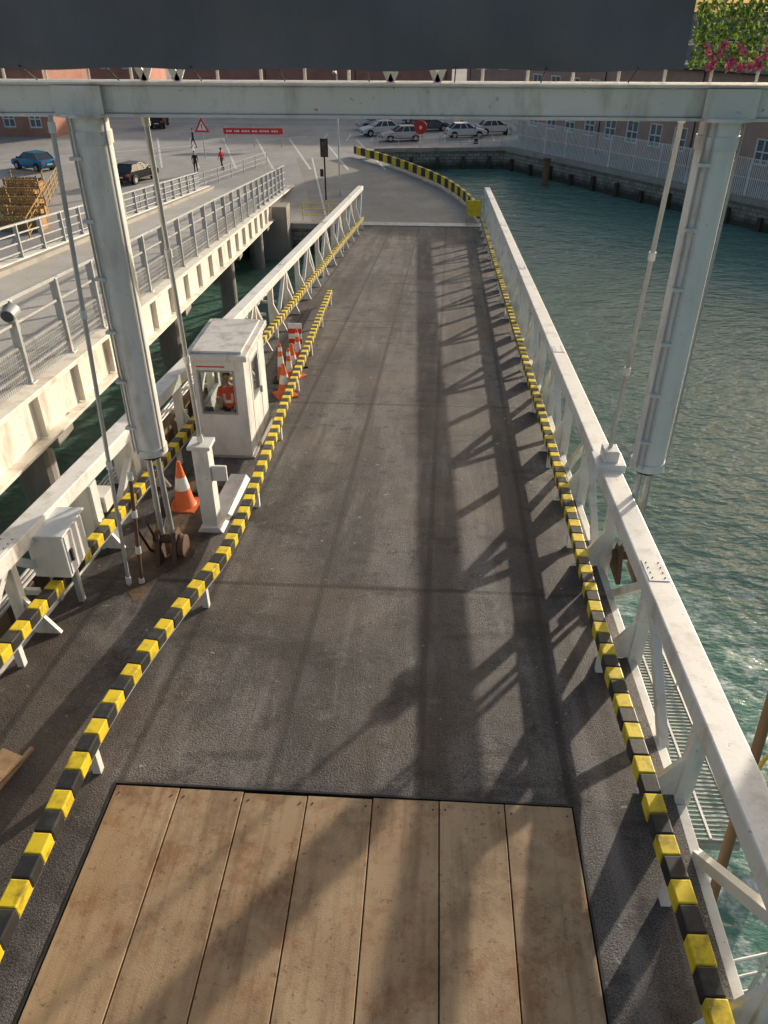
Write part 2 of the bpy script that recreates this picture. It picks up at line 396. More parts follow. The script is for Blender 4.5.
# ------------------------------------------------------------ trusses
def truss(name,fx,side):
    o=Obj(name)
    c=o.p('top_chord',WHITE,bev=.02); po=o.p('posts',WHITE,bev=.008); dg=o.p('diagonals',GREYP,bev=.008); kb=o.p('knee_brackets',WHITE)
    bc=o.p('bottom_chord',GREYP,bev=.01); jo=o.p('joint_plates',WHITE); bt=o.p('bolts',RUST)
    zt=lambda Y: 8.0-.0802*(Y-4.1)
    yA,yB=-2.5,53.2
    beam(c,(fx(yA),yA,zt(yA)),(fx(yB),yB,zt(yB)),.34,.26)
    zb=lambda Y: surf(Y)-.75 if Y>5.6 else 5.75
    bx=lambda Y: fx(Y)+side*.02
    beam(bc,(bx(yA),yA,5.75),(bx(5.6),5.6,5.75),.26,.26)
    beam(bc,(bx(5.6),5.6,5.75),(bx(YEND),YEND,zb(YEND)),.26,.26)
    Y=-1.6;k=0;st=2.45
    while Y<YEND:
        beam(po,(fx(Y),Y,zb(Y)),(fx(Y),Y,zt(Y)-.13),.18,.14,up=(0,1,0))
        s=-side
        z0=surf(Y)+.02; x0=fx(Y)+s*.09
        addv(kb,[(x0,Y-.03,zt(Y)-.75),(x0,Y-.03,z0),(x0+s*.42,Y-.03,z0),(x0,Y+.03,zt(Y)-.75),(x0,Y+.03,z0),(x0+s*.42,Y+.03,z0)],
             [(0,1,2),(5,4,3),(0,3,4,1),(1,4,5,2),(2,5,3,0)])
        if Y+st<YEND:
            Yn=Y+st
            if k%2==0: beam(dg,(fx(Y),Y+.08,zt(Y)-.15),(fx(Yn),Yn-.08,zb(Yn)+.1),.12,.12)
            else: beam(dg,(fx(Y),Y+.08,zb(Y)+.1),(fx(Yn),Yn-.08,zt(Yn)-.15),.12,.12)
        if k%4==0:
            a=Vector((fx(Y-.25),Y-.25,zt(Y-.25)+.134));b=Vector((fx(Y+.25),Y+.25,zt(Y+.25)+.134)); beam(jo,a,b,.26,.012)
            for dy in (-.18,-.06,.06,.18):
                for dx in (-.08,.08): cyl(bt,(fx(Y)+dx,Y+dy,zt(Y+dy)+.138),(fx(Y)+dx,Y+dy,zt(Y+dy)+.152),.009,6)
        Y+=st;k+=1
    beam(po,(fx(yB),yB-.2,zt(yB)-.1),(fx(YEND),YEND-1.2,zb(YEND)+.1),.18,.18)
    return o.done()
truss('side_truss',xl,-1)
truss('side_truss',xr,1)

# ------------------------------------------------------------ striped kerb barriers
def barrier(name,pts,h,seg=.22,w=.19,ht=.17,post=3.4,ground=None,pd=.4):
    ground=ground or surf
    P=[Vector((x,y,ground(y)+h)) for x,y in pts]
    S=[]
    for i in range(len(P)-1):
        p0=P[max(i-1,0)];p1=P[i];p2=P[i+1];p3=P[min(i+2,len(P)-1)]
        n=max(2,int((p2-p1).length/.05))
        for k in range(n):
            t=k/n
            q=.5*((2*p1)+(p2-p0)*t+(2*p0-5*p1+4*p2-p3)*t*t+(3*p1-p0-3*p2+p3)*t**3)
            q.z=ground(q.y)+h
            S.append(q)
    S.append(P[-1])
    o=Obj(name); ye=o.p('yellow_blocks',YEL,bev=.015); bl=o.p('black_blocks',BLK,bev=.015); po=o.p('posts',WHITE,bev=.006); co_=o.p('rail',STEEL)
    acc=0;last=S[0];k=0
    for i in range(1,len(S)):
        d=(S[i]-S[i-1]).length; acc+=d;pd+=d
        if acc>=seg or i==len(S)-1:
            dd=(S[i]-last).normalized()*.004
            j=Vector((random.uniform(-.004,.004),0,random.uniform(-.004,.004)))
            beam(ye if k%2 else bl,last+dd+j,S[i]-dd+j,w+random.uniform(-.006,.006),ht); beam(co_,last-Vector((0,0,ht/2+.03)),S[i]-Vector((0,0,ht/2+.03)),w*.6,.06)
            last=S[i].copy();acc=0;k+=1
        if pd>=post:
            q=S[i];pd=0
            beam(po,(q.x,q.y,ground(q.y)),(q.x,q.y,q.z-ht/2-.06),.1,.1)
    return o.done()
barrier('striped_barrier',[(-3.72,-2),(-3.7,3.4),(-3.7,4.5),(-3.7,5.5),(-3.67,6.5),(-3.58,7.4),(-3.42,8.5),(-3.2,9.8),(-3.18,11.35),(-3.3,14.0),(-3.45,17.1),(-3.62,21.5),(-3.9,29.5)],.5,pd=2.6)
barrier('striped_barrier',[(2.6,-2),(2.58,3.2),(2.52,5),(2.5,7),(2.53,9),(2.62,11.4),(2.7,15.6),(2.78,22.5),(2.88,31),(3.02,42),(3.15,51.5)],.5)
barrier('striped_barrier',[(-5.55,1),(-5.5,7.1),(-5.42,10.1),(-5.3,14.7),(-5.1,23.6),(-4.9,34),(-4.5,51.5)],.5)
flat=lambda y: ZR
barrier('striped_barrier',[(3.0,53.4),(2.4,58.3),(.8,64.2),(-1.8,70.0),(-4.6,75.0),(-7.6,79.4)],.55,seg=.8,w=.24,ht=.62,post=2.4,ground=flat)
o=Obj('quay_gate_panel'); p=o.p('panel',YEL,bev=.01); s=o.p('frame',STEEL)
box(p,2.2,3.1,53.3,53.4,ZR+.35,ZR+1.35); box(s,2.15,2.22,53.3,53.42,ZR,ZR+1.5); box(s,3.1,3.18,53.3,53.42,ZR,ZR+1.5); o.done()

# ------------------------------------------------------------ gantry
GY=10.4
def gantry():
    o=Obj('lifting_gantry'); b=o.p('cross_beam',GREYP,bev=.02); g=o.p('gussets',WHITE); t=o.p('handrail',STEEL); pk=o.p('brackets',GREYP)
    beam(b,(-9,GY,13.05),(8,GY,13.05),.32,.3)
    beam(b,(-9,GY,13.22),(8,GY,13.22),.42,.035); beam(b,(-9,GY,12.88),(8,GY,12.88),.42,.035)
    for z in (13.42,13.62): cyl(t,(-9,GY+.5,z),(8,GY+.5,z),.022,8)
    x=-8.8
    while x<8: cyl(t,(x,GY+.5,13.0),(x,GY+.5,14.4),.02,8); x+=.55
    for x in (-3.5,-3.1,-.55,.0):
        for s in (-1,1):
            beam(g,(x,GY-.05,13.24),(x+s*.14,GY-.05,13.55),.04,.08)
    for cx in (-4.3,3.38):
        box(pk,cx-.3,cx+.3,GY-.24,GY-.215,12.9,13.2)
    for cx in (-8.6,7.6): beam(b,(cx,GY,0.5),(cx,GY,12.87),.4,.4)
    return o.done()
gantry()
def cylinder(x,name='hydraulic_cylinder'):
    o=Obj(name); c=o.p('barrel',WHITE,smooth=True); pi=o.p('pipes',STEEL,smooth=True); cl=o.p('clamps',GREYP); r=o.p('rods',STEEL,smooth=True); f=o.p('foot_bracket',RUST,bev=.01); col=o.p('collars',GREYP,smooth=True)
    zt,zb=12.9,8.15
    cyl(c,(x,GY,zb),(x,GY,zt),.235,32)
    cyl(col,(x,GY,zb-.02),(x,GY,zb+.1),.255,32); cyl(col,(x,GY,zt-.35),(x,GY,zt-.2),.255,32); cyl(col,(x,GY,12.86),(x,GY,12.9),.34,24)
    cyl(o.p('gland',RUB,smooth=True),(x,GY,zb-.1),(x,GY,zb-.02),.16,20)
    for dx,dy in ((-.2,-.17),(-.13,-.23),(.235,-.12)):
        cyl(pi,(x+dx,GY+dy,zb+.05),(x+dx,GY+dy,zt),.016,8)
    z=zb+.5
    while z<zt-.4:
        box(cl,x-.235,x-.09,GY-.26,GY-.16,z-.02,z+.02); z+=.75
    fz=surf(GY)
    fz2=fz+.15
    for dx in (-.09,.09): cyl(r,(x+dx,GY,fz2+.35),(x+dx*.8,GY,zb),.045,12)
    for dx in (-.16,.13):
        hexa(f,[(x+dx-.025,GY-.3,fz+.01),(x+dx+.055,GY-.3,fz+.01),(x+dx+.055,GY+.3,fz),(x+dx-.025,GY+.3,fz)],[(x+dx-.025,GY-.1,fz+.6),(x+dx+.055,GY-.1,fz+.6),(x+dx+.055,GY+.1,fz+.6),(x+dx-.025,GY+.1,fz+.6)])
    cyl(f,(x-.24,GY,fz+.42),(x+.24,GY,fz+.42),.09,16)
    cyl(f,(x+.2,GY-.02,fz+.28),(x+.3,GY-.02,fz+.28),.2,20)
    o.done()
cylinder(-4.3); cylinder(3.38)
def rod(name,a,b,r=.035,mat=None):
    o=Obj(name); p=o.p('rod',mat or STEEL,smooth=True); cyl(p,a,b,r,10)
    q=o.p('couplings',GREYP); a=Vector(a);b=Vector(b)
    for t in (.02,.35,.68,.98):
        c=a.lerp(b,t); d=(b-a).normalized()*.06; cyl(q,c-d,c+d,r*1.5,10)
    o.done()
rod('guide_rod',(-3.62,10.5,12.9),(-3.86,11.5,7.7)); rod('guide_rod',(3.17,11.3,12.9),(3.07,11.5,7.5))
rod('guide_rod',(-4.62,10.05,12.9),(-4.72,9.5,6.1),.03); rod('guide_rod',(-4.5,9.9,8.0),(-4.55,9.6,6.1),.03,RUST)
o=Obj('rod_bracket'); p=o.p('box',GREYP,bev=.015); box(p,2.82,3.32,11.2,11.7,7.52,7.66); box(p,2.95,3.2,11.3,11.6,7.66,7.86); o.done()
o=Obj('guide_post'); p=o.p('post',WHITE,bev=.012); q=o.p('cap',GREYP,bev=.01)
box(p,-4.0,-3.72,11.35,11.65,surf(11.5)-.05,7.65); box(q,-4.06,-3.66,11.3,11.7,7.65,7.72)
hexa(p,[(-4.1,11.3,surf(11.3)),(-3.62,11.3,surf(11.3)),(-3.62,13.6,surf(13.6)),(-4.1,13.6,surf(13.6))],[(-4.02,11.3,surf(11.3)+.12),(-3.7,11.3,surf(11.3)+.12),(-3.7,13.6,surf(13.6)+.12),(-4.02,13.6,surf(13.6)+.12)])
box(p,-3.72,-3.45,11.4,11.46,7.0,7.3)
o.done()
def patch():
    m,nt,b=new_mat('rust_mud'); c=mixc(nt,ramp(nt,noise(nt,3,detail=6),.35,.65),(.035,.026,.02),(.13,.075,.04)); L(nt,c,b.inputs['Base Color']); b.inputs['Roughness'].default_value=.7
    bump(nt,b,noise(nt,12,detail=6),.6,.03)
    o=Obj('rust_mud_patch'); p=o.p('patch',m); q=[];n=48
    for i in range(n):
        a=2*math.pi*i/n; rr=1+.12*math.sin(3*a+1)+.09*math.sin(7*a)+.05*math.sin(13*a+2)
        x=-4.5+.62*rr*math.cos(a);y=11.4+2.0*rr*math.sin(a); q.append((x,y,surf(y)+.006))
    q.append((-4.5,11.4,surf(11.4)+.006))
    addv(p,q,[(i,(i+1)%n,n) for i in range(n)]); o.done()
patch()

# banner
def banner():
    o=Obj('tarpaulin_banner'); p=o.p('sheet',TARP,smooth=True); nx=120;nz=10;x0,x1=-9.,2.70;z0,z1=13.39,15.0
    q=[];f=[]
    for j in range(nz+1):
        for i in range(nx+1):
            x=x0+(x1-x0)*i/nx;z=z0+(z1-z0)*j/nz
            q.append((x,9.93+.03*math.sin(x*2.1+z)+.018*math.sin(x*5.3+2*z)+.012*math.sin(z*9+x),z+.014*math.sin(x*3.1)*(1-j/nz)))
    for j in range(nz):
        for i in range(nx): a=j*(nx+1)+i;f.append((a,a+1,a+nx+2,a+nx+1))
    addv(p,q,f)
    e=o.p('ties',BLK); x=x0+.2
    while x<x1: cyl(e,(x,9.91,13.42),(x,GY-.1,13.25),.008,6); x+=1.0
    o.done()
banner()
def flowers():
    def leafm(n,c1,c2):
        m,nt,b=new_mat(n); oi=N(nt,'ShaderNodeNewGeometry')
        c=mixc(nt,oi.outputs['Random Per Island'],c1,c2); L(nt,c,b.inputs['Base Color']); b.inputs['Roughness'].default_value=.5
        tr=N(nt,'ShaderNodeBsdfTranslucent'); L(nt,c,tr.inputs[0]); mx=N(nt,'ShaderNodeMixShader'); mx.inputs[0].default_value=.4
        L(nt,b.outputs[0],mx.inputs[1]);L(nt,tr.outputs[0],mx.inputs[2]); L(nt,mx.outputs[0],nt.nodes['Material Output'].inputs[0]); return m
    o=Obj('hanging_flower_display')
    lf=o.p('leaves',leafm('leaf_green',(.05,.13,.02),(.36,.46,.10))); pt=o.p('petals',leafm('petal_pink',(.62,.03,.13),(.92,.38,.50)))
    bk=o.p('trellis',plain('trellis_green',(.05,.10,.03),.8))
    for i in range(24): box(bk,2.8+i*.1,2.815+i*.1,10.02,10.035,13.42,15)
    for i in range(14): box(bk,2.8,5.2,10.04,10.055,13.45+i*.11,13.465+i*.11)
    def leaf(p,c,s,n):
        n=n.normalized();u=n.orthogonal().normalized();u.rotate(Matrix.Rotation(random.uniform(0,6.28),3,n));v=n.cross(u)
        addv(p,[c-u*s,c-v*s*.45+n*s*.15,c+u*s,c+v*s*.45+n*s*.15],[(0,1,2,3)])
    for i in range(8000):
        c=Vector((random.uniform(2.74,5.2),10-abs(random.gauss(0,.06)),random.uniform(13.40,15)))
        leaf(lf,c,random.uniform(.018,.042),Vector((random.uniform(-.8,.8),-1,random.uniform(-.3,1))))
    for k in range(70):
        cc=Vector((random.uniform(2.78,5.0),9.86,13.42+abs(random.gauss(0,.13))))
        for j in range(20):
            a=random.uniform(0,6.28);r=random.uniform(0,.045)
            leaf(pt,cc+Vector((r*math.cos(a),-random.uniform(0,.04),r*math.sin(a))),.022,Vector((random.uniform(-.6,.6),-1,random.uniform(-.4,.8))))
    o.done()
flowers()

# ------------------------------------------------------------ kiosk
def kiosk():
    x0,x1,y0,y1=-4.90,-3.8,14.7,16.7; zb=surf(14.7)-.02; z0=zb+.06; z1=zb+2.3
    KW=paint('kiosk_white',(.83,.82,.78),.45,amt=.4,chips=.3)
    o=Obj('control_kiosk'); wl=o.p('walls',KW,bev=.008); fr=o.p('window_frames',plain('frame_grey',(.35,.36,.36),.5)); gl=o.p('glass',CLEAR)
    rf=o.p('roof',paint('roof_white',(.68,.66,.62),.6,amt=.65),bev=.02); fl=o.p('floor',RUB); tr=o.p('trim',RED); ba=o.p('base',CONC); dk=o.p('desk',plain('desk_dark',(.08,.08,.085),.6))
    hexa(ba,[(x0-.05,y0-.05,surf(y0)),(x1+.05,y0-.05,surf(y0)),(x1+.05,y1+.05,surf(y1)),(x0-.05,y1+.05,surf(y1))],[(x0-.05,y0-.05,z0),(x1+.05,y0-.05,z0),(x1+.05,y1+.05,z0),(x0-.05,y1+.05,z0)])
    t=.06
    def wall_x(y,wins):
        xs=x0;
        for a,b,c,d in wins:
            box(wl,xs,a,y,y+t,z0,z1); box(wl,a,b,y,y+t,z0,z0+c); box(wl,a,b,y,y+t,z0+d,z1)
            box(gl,a,b,y+.025,y+.031,z0+c,z0+d)
            for (p,q,r,s) in ((a,a+.035,c,d),(b-.035,b,c,d),(a+.035,b-.035,c,c+.035),(a+.035,b-.035,d-.035,d)): box(fr,p,q,y-.012,y+t+.01,z0+r,z0+s)
            xs=b
        box(wl,xs,x1,y,y+t,z0,z1)
    def wall_y(x,wins):
        s0=y0+t
        for a,b,c,d in wins:
            box(wl,x,x+t,s0,a,z0,z1); box(wl,x,x+t,a,b,z0,z0+c); box(wl,x,x+t,a,b,z0+d,z1)
            box(gl,x+.025,x+.031,a,b,z0+c,z0+d)
            for (p,q,r,s) in ((a,a+.035,c,d),(b-.035,b,c,d),(a+.035,b-.035,c,c+.035),(a+.035,b-.035,d-.035,d)): box(fr,x-.012,x+t+.01,p,q,z0+r,z0+s)
            s0=b
        box(wl,x,x+t,s0,y1-t,z0,z1)
    wall_x(y0,[(x0+.1,x0+.88,1.0,2.0)]); wall_x(y1-t,[(x0+.15,x0+.95,.9,2.0)])  # rear window is added to let sun into the kiosk
    wall_y(x1-t,[(15.35,16.0,1.05,1.95)]); wall_y(x0,[(15.0,16.3,1.0,2.0)])  # left wall window is unseen, added so sun lights the interior
    for a,b,c,d in ((15.2,15.215,.05,2.1),(16.1,16.115,.05,2.1),(15.2,16.115,2.1,2.115)): box(fr,x1-.002,x1+.006,a,b,z0+c,z0+d)
    box(fr,x1,x1+.05,16.0,16.04,z0+.95,z0+1.1)
    box(rf,x0-.1,x1+.1,y0-.12,y1+.1,z1,z1+.13); box(rf,x0+.02,x1-.02,y0+.0,y1-.02,z1+.13,z1+.18)
    box(tr,x0+.1,x0+.7,y0-.008,y0-.002,z0+2.07,z0+2.1)
    box(fl,x0+.06,x1-.06,y0+.06,y1-.06,z0,z0+.02); box(dk,x0+.06,x0+.42,y0+.08,y0+.4,z0+.82,z0+.86)
    box(dk,x0+.12,x0+.3,y0+.12,y0+.2,z0+.86,z0+1.08)
    o.done(); return z0
kz=kiosk()

# ------------------------------------------------------------ people
SKIN=plain('skin',(.55,.31,.22),.5); HAIRM=plain('hair',(.05,.03,.02),.6)
def human(name,loc,head,pose,top,legs,shoe,helmet=None,hv=False,hair=HAIRM):
    root=bpy.data.objects.new(name,None); scene.collection.objects.link(root); root.location=loc; root.rotation_euler=(0,0,head)
    V=[];E=[];Rr=[]
    def a(p,r,par=None):
        V.append(Vector(p));Rr.append(r)
        if par is not None:E.append((par,len(V)-1))
        return len(V)-1
    dz=0
    pel=a((0,0,.96+dz),(.15,.11)); sp=a((0,0,1.15+dz),(.135,.1),pel); ch=a((0,.0,1.34+dz),(.165,.11),sp); nk=a((0,.0,1.49+dz),(.055,.055),ch); a((0,.015,1.56+dz),(.05,.05),nk)
    hands=[]
    for s in (-1,1):
        shd=a((.17*s,0,1.40+dz),(.06,.06),ch)
        if pose=='walk': el=(.23*s,-.07*s-.02,1.14);wr=(.23*s,.05-.12*s,.92)
        elif pose=='desk': el=(.24*s,.08,1.16);wr=(.15*s,.30,1.08)
        else: el=(.24*s,-.03,1.13);wr=(.23*s,.05,.9)
        mid=(Vector((.17*s,0,1.40+dz))+Vector(el))/2
        m=a(mid,(.052,.052),shd); e=a(el,(.043,.043),m); w_=a(wr,(.03,.03),e)
        d=(Vector(wr)-Vector(el)).normalized(); side=Vector((0,1,0)) if abs(d.y)<.7 else Vector((1,0,0))
        pm=a(Vector(wr)+d*.07,(.035,.022),w_); hands.append((Vector(wr)+d*.06,d,side,s))
        hip=a((.095*s,0,.9+dz),(.09,.095),pel)
        if pose=='walk': kn=(.1*s,.14*s+.04,.5);an=(.1*s,.2*s-.06,.1)
        else: kn=(.11*s,.02,.5);an=(.12*s,0,.09)
        m=a((Vector((.095*s,0,.9+dz))+Vector(kn))/2,(.078,.08),hip); k=a(kn,(.055,.058),m); c=a((Vector(kn)+Vector(an))/2+Vector((0,-.015,0)),(.052,.055),k); n=a(an,(.038,.042),c)
        hl=a(Vector(an)+Vector((0,.02,-.05)),(.04,.04),n); a(Vector(an)+Vector((.01*s,.17,-.06)),(.042,.03),hl)
    me=bpy.data.meshes.new('body'); me.from_pydata(V,E,[]); ob=bpy.data.objects.new('body',me); scene.collection.objects.link(ob)
    sk=ob.modifiers.new('s','SKIN'); 
    for i,r in enumerate(Rr): me.skin_vertices[0].data[i].radius=r
    for i in range(len(V)): me.skin_vertices[0].data[i].use_root=(i==0)
    ss=ob.modifiers.new('ss','SUBSURF'); ss.levels=2;ss.render_levels=2
    dg=bpy.context.evaluated_depsgraph_get(); ev=ob.evaluated_get(dg); nm=bpy.data.meshes.new_from_object(ev)
    ob.modifiers.clear(); ob.data=nm; nm.materials.clear()
    for m_ in (top,legs,shoe,SKIN,REFL,YEL): nm.materials.append(m_)
    seg=[]
    for (i,j) in E: seg.append((V[i],V[j],i,j))
    for f in nm.polygons:
        f.use_smooth=True; c=f.center; best=9;bi=None
        for A,B,i,j in seg:
            ab=B-A;t=max(0,min(1,(c-A).dot(ab)/ab.length_squared)); d=(A+ab*t-c).length
            if d<best: best=d;bi=(i,j,t)
        i,j,t=bi
        k=(j-5)%11 if j>=5 else None
        if k is None: mi=0 if j<=3 and c.z<1.47+dz else 3
        else: mi=[0,0,0,0,3,1,1,1,1,1,2][k]
        if k is not None and c.z<.12: mi=2
        if k is None and j==1 and c.z<.98+dz: mi=1
        if hv and mi==0 and k is None and (abs(c.z-(1.12+dz))<.03 or abs(abs(c.x)-.09)<.022 and c.z>1.15+dz): mi=4
        if hv and mi==0 and k==3 and .3<t<.55: mi=4
        f.material_index=mi
    ob.parent=root
    fp=Part('fingers',SKIN)
    for c,d,side,s in hands:
        nrm=d.cross(side).normalized()
        for k,(off,ln) in enumerate(((-.027,.06),(-.009,.075),(.009,.08),(.026,.07))):
            b0=c+side*off+d*.03; b1=b0+d*ln*.55; b2=b1+(d*.7+nrm*.5*s).normalized()*ln*.5
            cyl(fp,b0,b1,.0095,6,.0085); cyl(fp,b1,b2,.0088,6,.006)
        t0=c-side*-.03; t1=t0+(d*.5+side*.8).normalized()*.035; t2=t1+(d*.9+side*.2).normalized()*.03
        cyl(fp,t0,t1,.011,6,.01); cyl(fp,t1,t2,.01,6,.007)
    hd=Part('head',SKIN); hr=Part('hair',hair); ey=Part('eyes',BLK); hz=1.665+dz
    sphere(hd,(0,.02,hz),.1,16,12,(.78,.95,1.15)); cyl(hd,(0,.1,hz+.01),(0,.135,hz-.02),.01,8,.018); 
    for s in (-1,1):
        sphere(hd,(.08*s,.015,hz-.005),.022,8,6,(.4,.8,1.2)); sphere(ey,(.03*s,.104,hz+.015),.011,8,6)
    sphere(ey,(0,.1,hz-.05),.02,8,5,(1.1,.5,.25))
    sphere(hd,(0,.055,hz-.075),.05,10,8,(.9,.9,.7))
    sphere(hr,(0,.0,hz+.03),.105,16,10,(.82,.95,1.0))
    parts=[fp,hd,hr,ey]
    if helmet:
        hp=Part('helmet',helmet); sphere(hp,(0,.01,hz+.055),.115,16,10,(.9,1.05,.85)); cyl(hp,(0,.02,hz+.045),(0,.02,hz+.055),.135,20); parts.append(hp)
    for p in parts:
        m=bpy.data.meshes.new(p.name); m.from_pydata(p.v,[],p.f); m.materials.append(p.mat)
        for q in m.polygons:q.use_smooth=True
        x=bpy.data.objects.new(p.name,m); scene.collection.objects.link(x); x.parent=root
    return root
HV=plain('hi_vis_orange',(.95,.20,.03),.6); HVR=plain('hi_vis_red',(.92,.10,.04),.6); NAVY=plain('navy_cloth',(.02,.025,.05),.8); REDC=plain('red_jacket',(.7,.03,.04),.7); BLKC=plain('black_cloth',(.02,.02,.02),.8)
human('kiosk_worker',(-4.30,15.12,kz+.02),R(180+8),'desk',HVR,NAVY,RUB,hv=True)
human('pedestrian',(-18.4,71.3,ZR),R(60),'walk',REDC,NAVY,RUB)
human('pedestrian',(-20.2,69.4,ZR),R(200),'stand',BLKC,BLKC,RUB)
human('dock_worker',(-24.5,60.0,ZR),R(-60),'walk',HV,NAVY,RUB,helmet=REFL,hv=True)
human('pedestrian',(-24.2,83.4,ZR),R(120),'walk',NAVY,BLKC,RUB)

# ------------------------------------------------------------ cones
def cone(x,y,h=1.0,thin=False,z=None):
    o=Obj('traffic_cone',(x,y,surf(y) if z is None else z),rotz=random.uniform(0,1.5),rot=None)
    b=o.p('base',RUB if thin else ORANGE,bev=.02); c=o.p('body',ORANGE,smooth=True); w_=o.p('reflective_band',REFL,smooth=True)
    k=.12 if thin else .21; s=.24 if thin else .28
    box(b,-s,s,-s,s,0,.06)
    rad=lambda z: k*(1-z/h)*.85+.035
    lathe(c,(0,0,0),[(k+.02,.06),(rad(.1),.1),(rad(h*.42),h*.42)],24); lathe(w_,(0,0,0),[(rad(h*.42)+.004,h*.42),(rad(h*.68)+.004,h*.68)],24)
    lathe(c,(0,0,0),[(rad(h*.68),h*.68),(rad(h),h),(.02,h+.01)],24)
    if thin: lathe(w_,(0,0,0),[(rad(h*.82)+.004,h*.82),(rad(h*.92)+.004,h*.92)],24)
    o.done()
cone(-4.62,12.3,1.0); cone(-4.33,12.95,1.15,True)
cone(-3.80,18.8,.9); cone(-3.80,19.6,1.1,True); cone(-3.85,20.4,1.0); cone(-4.1,20.0,1.1,True); cone(-3.85,21.4,1.15,True)
# folded red and white barrier board leaning behind the cones
o=Obj('barrier_board'); a_=o.p('red_panels',RED,bev=.004); b_=o.p('white_panels',REFL,bev=.004); f_=o.p('feet',RUB)
for i in range(6):
    z=surf(22.2)+.15+i*.16; box(a_ if i%2==0 else b_,-4.25,-3.85,22.2,22.24,z,z+.16)
box(f_,-4.35,-3.75,22.0,22.45,surf(22.0)-.03,surf(22)+.12); o.done()
o=Obj('electrical_cabinet'); CW=paint('cabinet_white',(.82,.82,.80),.4,amt=.3); p=o.p('case',CW,bev=.02); q=o.p('door',CW); h=o.p('handle',RUB); s=o.p('stand',STEEL)
box(p,-5.75,-5.2,8.75,9.45,6.85,7.6); box(q,-5.2,-5.185,8.8,9.4,6.9,7.55); box(h,-5.185,-5.15,8.85,8.9,7.1,7.3); box(p,-5.8,-5.15,8.7,9.5,7.6,7.63)
box(s,-5.7,-5.62,9.0,9.1,surf(9),6.85); box(s,-5.35,-5.27,9.0,9.1,surf(9),6.85); o.done()
o=Obj('hydraulic_pipework'); p=o.p('pipes',STEEL,smooth=True); q=o.p('supports',GREYP,bev=.006)
for i,dx in enumerate((0,.08,.16)):
    cyl(p,(-6.25-dx,2,6.9),(-6.05-dx,30,4.9),.028,8)
for y in range(3,30,2): box(q,-6.5,-5.95,y,y+.08,surf(y)+.1,surf(y)+.2)
box(q,-6.1,-5.55,10.6,10.85,surf(10.7),7.3); box(q,-6.3,-5.5,10.9,11.3,6.6,6.9); box(q,-6.0,-5.6,12.6,12.9,surf(12.7)-.3,7.1)
o.done()
o=Obj('timber_board'); p=o.p('board',PLANK,bev=.006); beam(p,(-4.75,5.75,6.6),(-5.15,4.6,6.62),.3,.06); beam(p,(-4.6,5.9,6.53),(-5.0,4.2,6.53),.05,.05); o.done()
o=Obj('hydraulic_hose'); p=o.p('hose',RUB,smooth=True)
for k,(xa,ph) in enumerate(((-4.55,0),(-4.4,1.3))):
    prev=None
    for i in range(22):
        t=i/21; y=10.0+2.8*t; x=xa-.12+.10*math.sin(5*t+ph)-.35*t; z=surf(y)+.035+max(0,.9*(1-t*6))
        c=Vector((x,y,z))
        if prev: cyl(p,prev,c,.022,8)
        prev=c
o.done()
o=Obj('timber_fender'); p=o.p('piles',TIMB,bev=.02); q=o.p('walings',TIMB,bev=.02)
for i in range(22):
    y=8+i*.95; box(p,-7.25,-6.9,y,y+.5,-2,5.6-.09*i)
for z in (2.0,3.6,5.0): beam(q,(-6.78,7.5,z),(-6.78,29,z-.5),.14,.28)
o.done()

# ------------------------------------------------------------ outer walkway on right of the linkspan
o=Obj('side_walkway'); g=o.p('grating',STEEL); r=o.p('handrail',GREYP,smooth=True)
for i in range(60):
    y=5.8+i*.07; beam(g,(3.3,y,surf(y)-.9),(3.95,y,surf(y)-.9),.015,.04)
for x in (3.3,3.6,3.95): beam(g,(x,5.8,surf(5.8)-.9),(x,10,surf(10)-.9),.03,.06)
for h in (.1,.6,1.1): cyl(r,(3.95,5.8,surf(5.8)-.9+h),(3.95,10,surf(10)-.9+h),.02,8)
for y in (5.8,7.2,8.6,10): cyl(r,(3.95,y,surf(y)-.9),(3.95,y,surf(y)+.2),.02,8)
beam(g,(3.1,5.8,5.5),(3.95,5.8,5.5),.08,.1); beam(g,(3.1,10,5.1),(3.95,10,5.1),.08,.1)
o.done()
o=Obj('mooring_boom'); p=o.p('pole',paint('pole_brown',(.24,.14,.07),.7),smooth=True); q=o.p('rungs',GREYP,smooth=True); y_=o.p('hose',paint('hose_yellow',(.75,.55,.05),.5),smooth=True)
cyl(p,(3.38,4.95,4.9),(4.0,6.4,8.0),.06,12)
for z in (4.4,4.8,5.2,5.6): cyl(q,(3.15,4.3,z),(3.85,4.5,z-.05),.02,8)
cyl(q,(3.85,4.5,4.2),(3.85,4.5,5.8),.025,8); cyl(q,(3.3,4.2,4.2),(3.3,4.2,5.8),.025,8)
prev=None
for i in range(17):
    a=i/16*3.4; c=Vector((3.72+.16*math.cos(a-.6),5.45+.15*math.sin(a),7.1+.32*math.sin(a-.6)))
    if prev: cyl(y_,prev,c,.022,8)
    prev=c
o.done()

